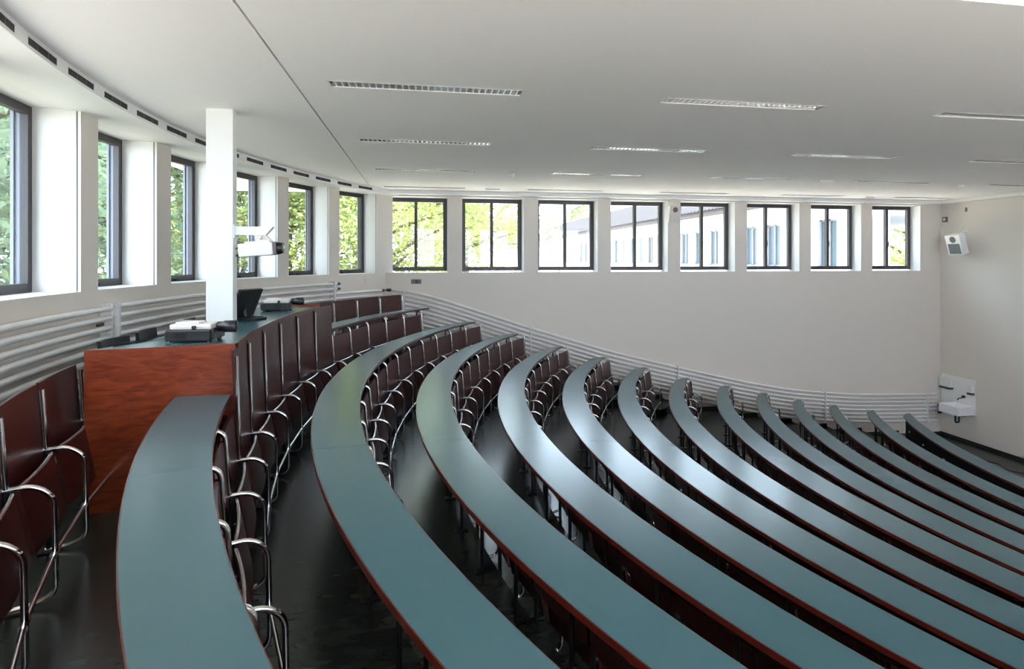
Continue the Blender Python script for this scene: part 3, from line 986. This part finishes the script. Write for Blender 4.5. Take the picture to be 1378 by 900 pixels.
# ================================================================== SPEAKERS, SINK, PLATES
def speaker(loc, rz, tilt, label, body, grille, s=1.):
    t = thing('wall_speaker', label, 'loudspeaker', loc, rz)
    R = Matrix.Rotation(tilt, 4, 'Y') @ Matrix.Scale(s, 4)
    mb = MB(); mb.prism([(-.02, -.13), (.16, -.16), (.16, .16), (-.02, .13)], -.215, .215, 0, None, R); mb.build('cabinet', body, t)
    mb = MB(); mb.bbox(.158, -.125, -.19, .168, .125, .03, .004, 0, R); mb.build('grille', grille, t)
    mb = MB()
    for z in (-.13, .10): mb.lathe([(.012, 0), (.01, .006)], 10, 0, R @ Matrix.Translation((.166, -.0, z)) @ Matrix.Rotation(pi / 2, 4, 'Y'))
    mb.lathe([(.07, 0), (.045, .004)], 20, 0, R @ Matrix.Translation((.16, 0, .12)) @ Matrix.Rotation(pi / 2, 4, 'Y'))
    mb.build('screw', M['track'], t)
    mb = MB(); mb.tube(fillet([(-.02, 0, .20), (-.07, 0, .27), (-.15, 0, .27)], .03), .014, 8); mb.build('bracket', M['trim'], t)
    return t


speaker((5.22, Y_FAR - .155, EYE + .955), -pi / 2, radians(12), 'beige loudspeaker on the pier between fourth and fifth far window', M['beige'], M['beige'], .80)
speaker((X_FRONT - .17, 10.38, EYE + .345), pi, radians(16), 'white loudspeaker with grey grille on front wall above the sink', M['trim'], M['grey_grille'], 1.05)

mb = MB(); mb.bbox(-.10, -.012, -.045, .10, .0, .045, .004); 
t = thing('wall_socket', 'grey double socket below the first far window', 'socket', (-.13, Y_FAR, EYE - .455)); mb.build('plate', M['track'], t)
mb = MB(); mb.lathe([(.028, 0), (.022, .006)], 16, 0, Matrix.Translation((.01, -.011, 0)) @ Matrix.Rotation(pi / 2, 4, 'X')); mb.build('outlet', M['black'], t)
mb = MB(); mb.bbox(.30, Y_FAR - .008, EYE - .60, .45, Y_FAR, EYE - .44, .003)
tag(mb.build('blank_plate', M['wall']), 'blank white cover plate right of the wall socket', 'cover plate')
c = wall_pt(38.6, WR)
mb = MB(); mb.bbox(0, -.012, -.06, .008, .012, .06, .003)
tag(mb.build('wall_switch', M['beige'], None, (c[0], c[1], EYE - .44), -radians(38.6)), 'slim beige switch under the last rear window', 'switch')
t = thing('wall_sensor', 'small grey box on front wall beside the far corner', 'sensor', (X_FRONT, 10.87, EYE + .91))
mb = MB(); mb.bbox(-.04, -.055, -.06, 0, .055, .06, .006); mb.build('box', M['track'], t)
mb = MB(); mb.bbox(-.046, -.03, -.03, -.038, .03, .03, .003); mb.build('cover', M['beige'], t)
t = thing('wall_outlet', 'tiny dark cable outlet above the white loudspeaker', 'outlet', (X_FRONT, 10.38, EYE + 1.10))
mb = MB(); mb.bbox(-.02, -.02, -.045, 0, .02, .045, .004); mb.build('box', M['track'], t)
mb = MB(); mb.tube(fillet([(-.01, 0, -.04), (-.03, .02, -.25), (-.10, .10, -.50)], .1), .005, 6); mb.build('cord', M['trim'], t)

# sink against the front wall near the far corner
SX, SY = X_FRONT - .004, 10.40
t = thing('wash_basin', 'white wall-hung wash basin with panel in the front corner', 'sink', (SX, SY, EYE - 3.36))
mb = MB(); mb.bbox(-.012, -.24, -.10, 0, .56, .68, .003); mb.build('splash_panel', M['trim'], t)
bm = bmesh.new(); bmesh.ops.create_cube(bm, size=1)
for v in bm.verts: v.co = Vector((-.235 + v.co.x * .44, .0 + v.co.y * .46, .01 + v.co.z * .20))
top = max(bm.faces, key=lambda f: f.calc_center_median().z)
bmesh.ops.inset_region(bm, faces=[top], thickness=.035)
bmesh.ops.translate(bm, verts=top.verts[:], vec=(0, 0, -.13))
for v in top.verts: v.co.x = -.235 + (v.co.x + .235) * .75; v.co.y *= .8
bmesh.ops.bevel(bm, geom=bm.edges[:], offset=.012, segments=2, affect='EDGES')
me = bpy.data.meshes.new('basin'); bm.to_mesh(me); bm.free(); me.materials.append(M['ceramic']); put('basin', me, t)
mb = MB(); mb.tube(fillet([(-.01, .0, .25), (-.07, 0, .25), (-.20, 0, .235), (-.20, 0, .20)], .02), .012, 10)
mb.bbox(-.075, -.03, .255, -.035, .03, .30, .008); mb.build('tap', M['black_metal'], t)
mb = MB(); mb.tube(fillet([(-.24, .02, -.09), (-.24, .02, -.30), (-.15, .02, -.30), (-.15, .02, -.16), (-.0, .02, -.16)], .03), .020, 10)
mb.build('drain_pipe', M['teal_glass'], t)
t = thing('soap_dispenser', 'white dispenser with dark tray beside the corner above the wash basin', 'dispenser', (SX - .012, 10.80, EYE - 2.95))
mb = MB(); mb.bbox(-.09, -.13, 0, 0, .13, .22, .01); mb.build('housing', M['white_plastic'], t)
mb = MB(); mb.bbox(-.105, -.13, -.045, 0, .13, .0, .004); mb.build('tray', M['teal_glass'], t)
t = thing('towel_dispenser', 'small white dispenser right of the wash basin tap', 'dispenser', (SX - .012, 10.235, EYE - 2.96))
mb = MB(); mb.bbox(-.08, -.055, 0, 0, .055, .16, .01); mb.build('housing', M['white_plastic'], t)
mb = MB(); mb.bbox(-.09, -.05, -.045, 0, .05, .0, .004); mb.build('nozzle', M['teal_glass'], t)

mb = MB()
mb.tube(fillet([(11.1, 9.6, .006), (11.4, 9.2, .006), (11.2, 8.9, .006), (11.5, 8.5, .006), (11.6, 7.9, .006)], .12), .006, 6)
tag(mb.build('floor_cable', M['black']), 'thin dark cable lying on the front floor below the sink wall', 'cable')

# ================================================================== OUTSIDE
mb = MB()
mb.box(-70, -40, .2, -2.6, 110, .6)
struct(mb.build('ground', M['lawn']))
mb = MB(); mb.box(-2.6, -40, .2, 12.4, -.65, .6)
mb.box(12.4, -40, .2, 70, 110, .6); mb.box(-2.6, 11.4, .2, 12.4, 110, .6)
struct(mb.build('ground', M['bounce_ground']))
# wing of the building beyond the far windows
wing = thing('building_wing', 'white building wing with grey roof seen through the far windows', 'building', (12.6, 34, .6))
wb = wing.location
X0 = 12.6
mb = MB()
wy = [(13.6 + 1.36 * k, 13.6 + 1.36 * k + .84) for k in range(34)]
zs, zh = EYE - .28, EYE + 1.25
mb.box(0, 11.6 - wb.y, 0, 7, 62 - wb.y, zs - wb.z); mb.box(0, 11.6 - wb.y, zh - wb.z, 7, 62 - wb.y, EYE + 2.1 - wb.z)
ysl = [13.48] + [v for w in wy for v in w] + [62]       # an open passage lies between the hall and the first window
mb.box(0, 11.6 - wb.y, zs - wb.z, .3, 12.42 - wb.y, zh - wb.z)
for k in range(0, len(ysl), 2): mb.box(0, ysl[k] - wb.y, zs - wb.z, .45, ysl[k + 1] - wb.y, zh - wb.z)
mb.build('wall', M['stucco'], wing)
mb = MB(); mb.box(-.75, 11.6 - wb.y, EYE + 1.90 - wb.z, 7, 62.6 - wb.y, EYE + 2.02 - wb.z); mb.build('eave', M['soffit'], wing)
mb = MB()
nt_ = 170
for k in range(nt_):     # rows of rounded tiles up the slope
    y = 11.6 + 51 * k / nt_ - wb.y; w = 51 / nt_
    za, zb = EYE + 2.02 - wb.z, EYE + 4.0 - wb.z
    mb.add([(-.85, y, za), (-.85, y + w * .5, za + .09), (-.85, y + w, za), (3.4, y, zb), (3.4, y + w * .5, zb + .09), (3.4, y + w, zb)],
           [(0, 1, 4, 3), (1, 2, 5, 4), (0, 2, 1)])
mb.add([(-.85, 11.6 - wb.y, EYE + 2.02 - wb.z), (3.4, 11.6 - wb.y, EYE + 4 - wb.z), (3.4, 62.6 - wb.y, EYE + 4 - wb.z), (-.85, 62.6 - wb.y, EYE + 2.02 - wb.z)], [(0, 1, 2, 3)])
mb.add([(3.4, 11.6 - wb.y, EYE + 4 - wb.z), (7.6, 11.6 - wb.y, EYE + 2.02 - wb.z), (7.6, 62.6 - wb.y, EYE + 2.02 - wb.z), (3.4, 62.6 - wb.y, EYE + 4 - wb.z)], [(0, 1, 2, 3)])
mb.build('roof', M['roof'], wing)
for (a, b) in wy:
    mb = MB()
    for (p, q, r, s) in ((a, zs, a + .06, zh), (b - .06, zs, b, zh), (a, zs, b, zs + .06), (a, zh - .06, b, zh), ((a + b) / 2 - .03, zs, (a + b) / 2 + .03, zh)):
        mb.box(.10, p - wb.y, q - wb.z, .17, r - wb.y, s - wb.z)
    f = mb.build('window', M['far_frame'], wing)
    mb = MB(); mb.box(.14, a + .05 - wb.y, zs + .05 - wb.z, .15, b - .05 - wb.y, zh - .05 - wb.z); mb.build('pane', M['far_glass'], f)
mb = MB(); mb.tube([(-.06, 49.5 - wb.y, .1), (-.06, 49.5 - wb.y, EYE + 1.9 - wb.z)], .06, 8); mb.build('downpipe', M['far_frame'], wing)
back_h = thing('cross_wing', 'white cross wing closing the courtyard behind the trees', 'building', (10, 63, .6))
mb = MB(); mb.box(-3.5, 0, 0, 3, 6, EYE + 1.75 - .6); mb.build('wall', M['stucco'], back_h)
mb = MB(); mb.prism([(-.7, EYE + 1.65 - .6), (-.7, EYE + 1.8 - .6), (3, EYE + 3.0 - .6), (6.7, EYE + 1.8 - .6), (6.7, EYE + 1.65 - .6)], -4.2, 3.2, 0, None,
                     Matrix(((0, 0, 1, 0), (1, 0, 0, 0), (0, 1, 0, 0), (0, 0, 0, 1)))); mb.build('roof', M['roof'], back_h)


# ---- trees
def tree_meshes(seed, H, crown_r, leaf, n_leaf, size, low):
    rnd = random.Random(seed)
    mb = MB()
    trunk = [(0, 0, 0), (.1, .05, H * .2), (.0, .1, H * .45), (.1, 0, H * .8)]
    mb.tube(trunk, [H * .022, H * .018, H * .013, H * .005], 10)
    tips = []
    for k in range(16):
        a = rnd.uniform(0, 2 * pi); z0 = H * rnd.uniform(low * .8, .75)
        L = crown_r * rnd.uniform(.6, .95); dz = rnd.uniform(.0, .22) * H
        p = [(0, .06, z0), (L * .35 * cos(a), L * .35 * sin(a), z0 + dz * .45), (L * .7 * cos(a + .2), L * .7 * sin(a + .2), z0 + dz * .8), (L * cos(a + .15), L * sin(a + .15), z0 + dz)]
        mb.tube(p, [H * .009, H * .007, H * .004, H * .002], 6); tips += p[1:]
    trunk_me = mb.mesh('tree_trunk', M['bark'])
    blobs = [(Vector(p), crown_r * rnd.uniform(.22, .40)) for p in tips]
    for k in range(12):
        a = rnd.uniform(0, 2 * pi); q = rnd.uniform(.2, .8) * crown_r
        blobs.append((Vector((q * cos(a), q * sin(a), H * rnd.uniform(low, .95))), crown_r * rnd.uniform(.25, .42)))
    vs = []; fs = []
    for k in range(n_leaf):
        c, r = rnd.choice(blobs)
        d = Vector((rnd.gauss(0, 1), rnd.gauss(0, 1), rnd.gauss(0, .8))).normalized() * r * rnd.random() ** .45
        p = c + d
        ax = Vector((rnd.gauss(0, 1), rnd.gauss(0, 1), rnd.gauss(-.3, .6))).normalized()
        b = ax.cross(Vector((rnd.gauss(0, 1), rnd.gauss(0, 1), rnd.gauss(0, 1)))).normalized(); nn = ax.cross(b)
        s = size * rnd.uniform(.6, 1.3); o = len(vs)
        vs += [p - ax * s, p + b * s * .42 + nn * s * .1, p + ax * s, p - b * s * .42 + nn * s * .1]
        fs += [(o, o + 1, o + 2), (o, o + 2, o + 3)]
    mb = MB(); mb.add(vs, fs); leaf_me = mb.mesh('tree_foliage', leaf)
    return trunk_me, leaf_me


T = [tree_meshes(11, 9.0, 3.4, M['leaf_a'], 13000, .095, .22), tree_meshes(12, 10.0, 3.6, M['leaf_b'], 13000, .095, .18), tree_meshes(13, 8.0, 3.4, M['leaf_c'], 14000, .085, .15)]
TREES = [  # x, y, kind, scale, label
    (-8.9, 9.5, 2, 1.35, 'blue-green leafy tree outside the leftmost rear window'),
    (-9.8, 13.5, 1, 1.3, 'green leafy tree outside the second rear window'),
    (-9.0, 18.0, 2, 1.4, 'blue-green leafy tree outside the third rear window'),
    (-6.8, 21.5, 1, 1.3, 'green leafy tree outside the rear window behind the pillar'),
    (-4.6, 19.6, 0, 1.0, 'yellow-green tree outside the last two rear windows'),
    (-1.4, 19.2, 0, 1.05, 'yellow-green tree outside the first far window'),
    (2.0, 25.5, 0, 1.1, 'yellow-green tree in left half of the second far window'),
    (-15.0, 17.0, 1, 1.6, 'green tree in the rear row beyond the first rear windows'),
    (-10.5, 26.0, 0, 1.3, 'yellow-green tree far beyond the corner windows'),
    (-3.5, 30.0, 1, 1.3, 'green tree far beyond the first far window'),
    (10.5, 78.0, 0, 1.5, 'pale yellow-green tree rising over the white wing roof, left'),
    (20.0, 72.0, 1, 1.4, 'green tree rising over the white wing roof, right'),
    (23.5, 23.0, 0, 1.1, 'green tree seen through the last far window beside the wing'),
    (4.0, 66.0, 0, 1.3, 'yellow-green tree behind the white cross wing'),
]
for k, (x, y, kd, s, lab) in enumerate(TREES):
    t = thing('leafy_tree', lab, 'tree', (x, y, .55), radians(67 * k), 'trees outside')
    t.scale = (s, s, s)
    put('trunk', T[kd][0], t); put('foliage', T[kd][1], t)

# ================================================================== LIGHT, CAMERA
w = bpy.data.worlds.new('World'); SC.world = w; w.use_nodes = True
nt = w.node_tree; bg = nt.nodes['Background']
bg.inputs['Color'].default_value = (.70, .82, 1.0, 1); bg.inputs['Strength'].default_value = 6.0
sun = bpy.data.lights.new('sun', 'SUN'); sun.energy = 12.0; sun.angle = radians(3); sun.color = (1, .91, .77)
so = bpy.data.objects.new('sun', sun); COL.objects.link(so)
so.rotation_euler = Vector((.24, .36, -.95)).to_track_quat('-Z', 'Y').to_euler()
so.location = (-20, -20, 30)

cam = bpy.data.cameras.new('camera'); co = bpy.data.objects.new('camera', cam); COL.objects.link(co)
cam.sensor_fit = 'HORIZONTAL'; cam.sensor_width = 36.0; cam.lens = 733 / 1378 * 36
cam.shift_y = -(450 - 348) / 1378
cam.clip_start = .02; cam.clip_end = 300
co.location = (0, 0, EYE)
co.rotation_euler = (pi / 2, 0, -radians(9.3))
SC.camera = co

vs = SC.view_settings
vs.view_transform = 'Standard'; vs.look = 'None'; vs.gamma = 1; vs.use_curve_mapping = False; vs.exposure = 1.1
cy = SC.cycles
cy.use_denoising = True
cy.max_bounces = 10; cy.diffuse_bounces = 6; cy.glossy_bounces = 5; cy.transparent_max_bounces = 16
cy.caustics_reflective = False; cy.caustics_refractive = False
cy.sample_clamp_indirect = 8
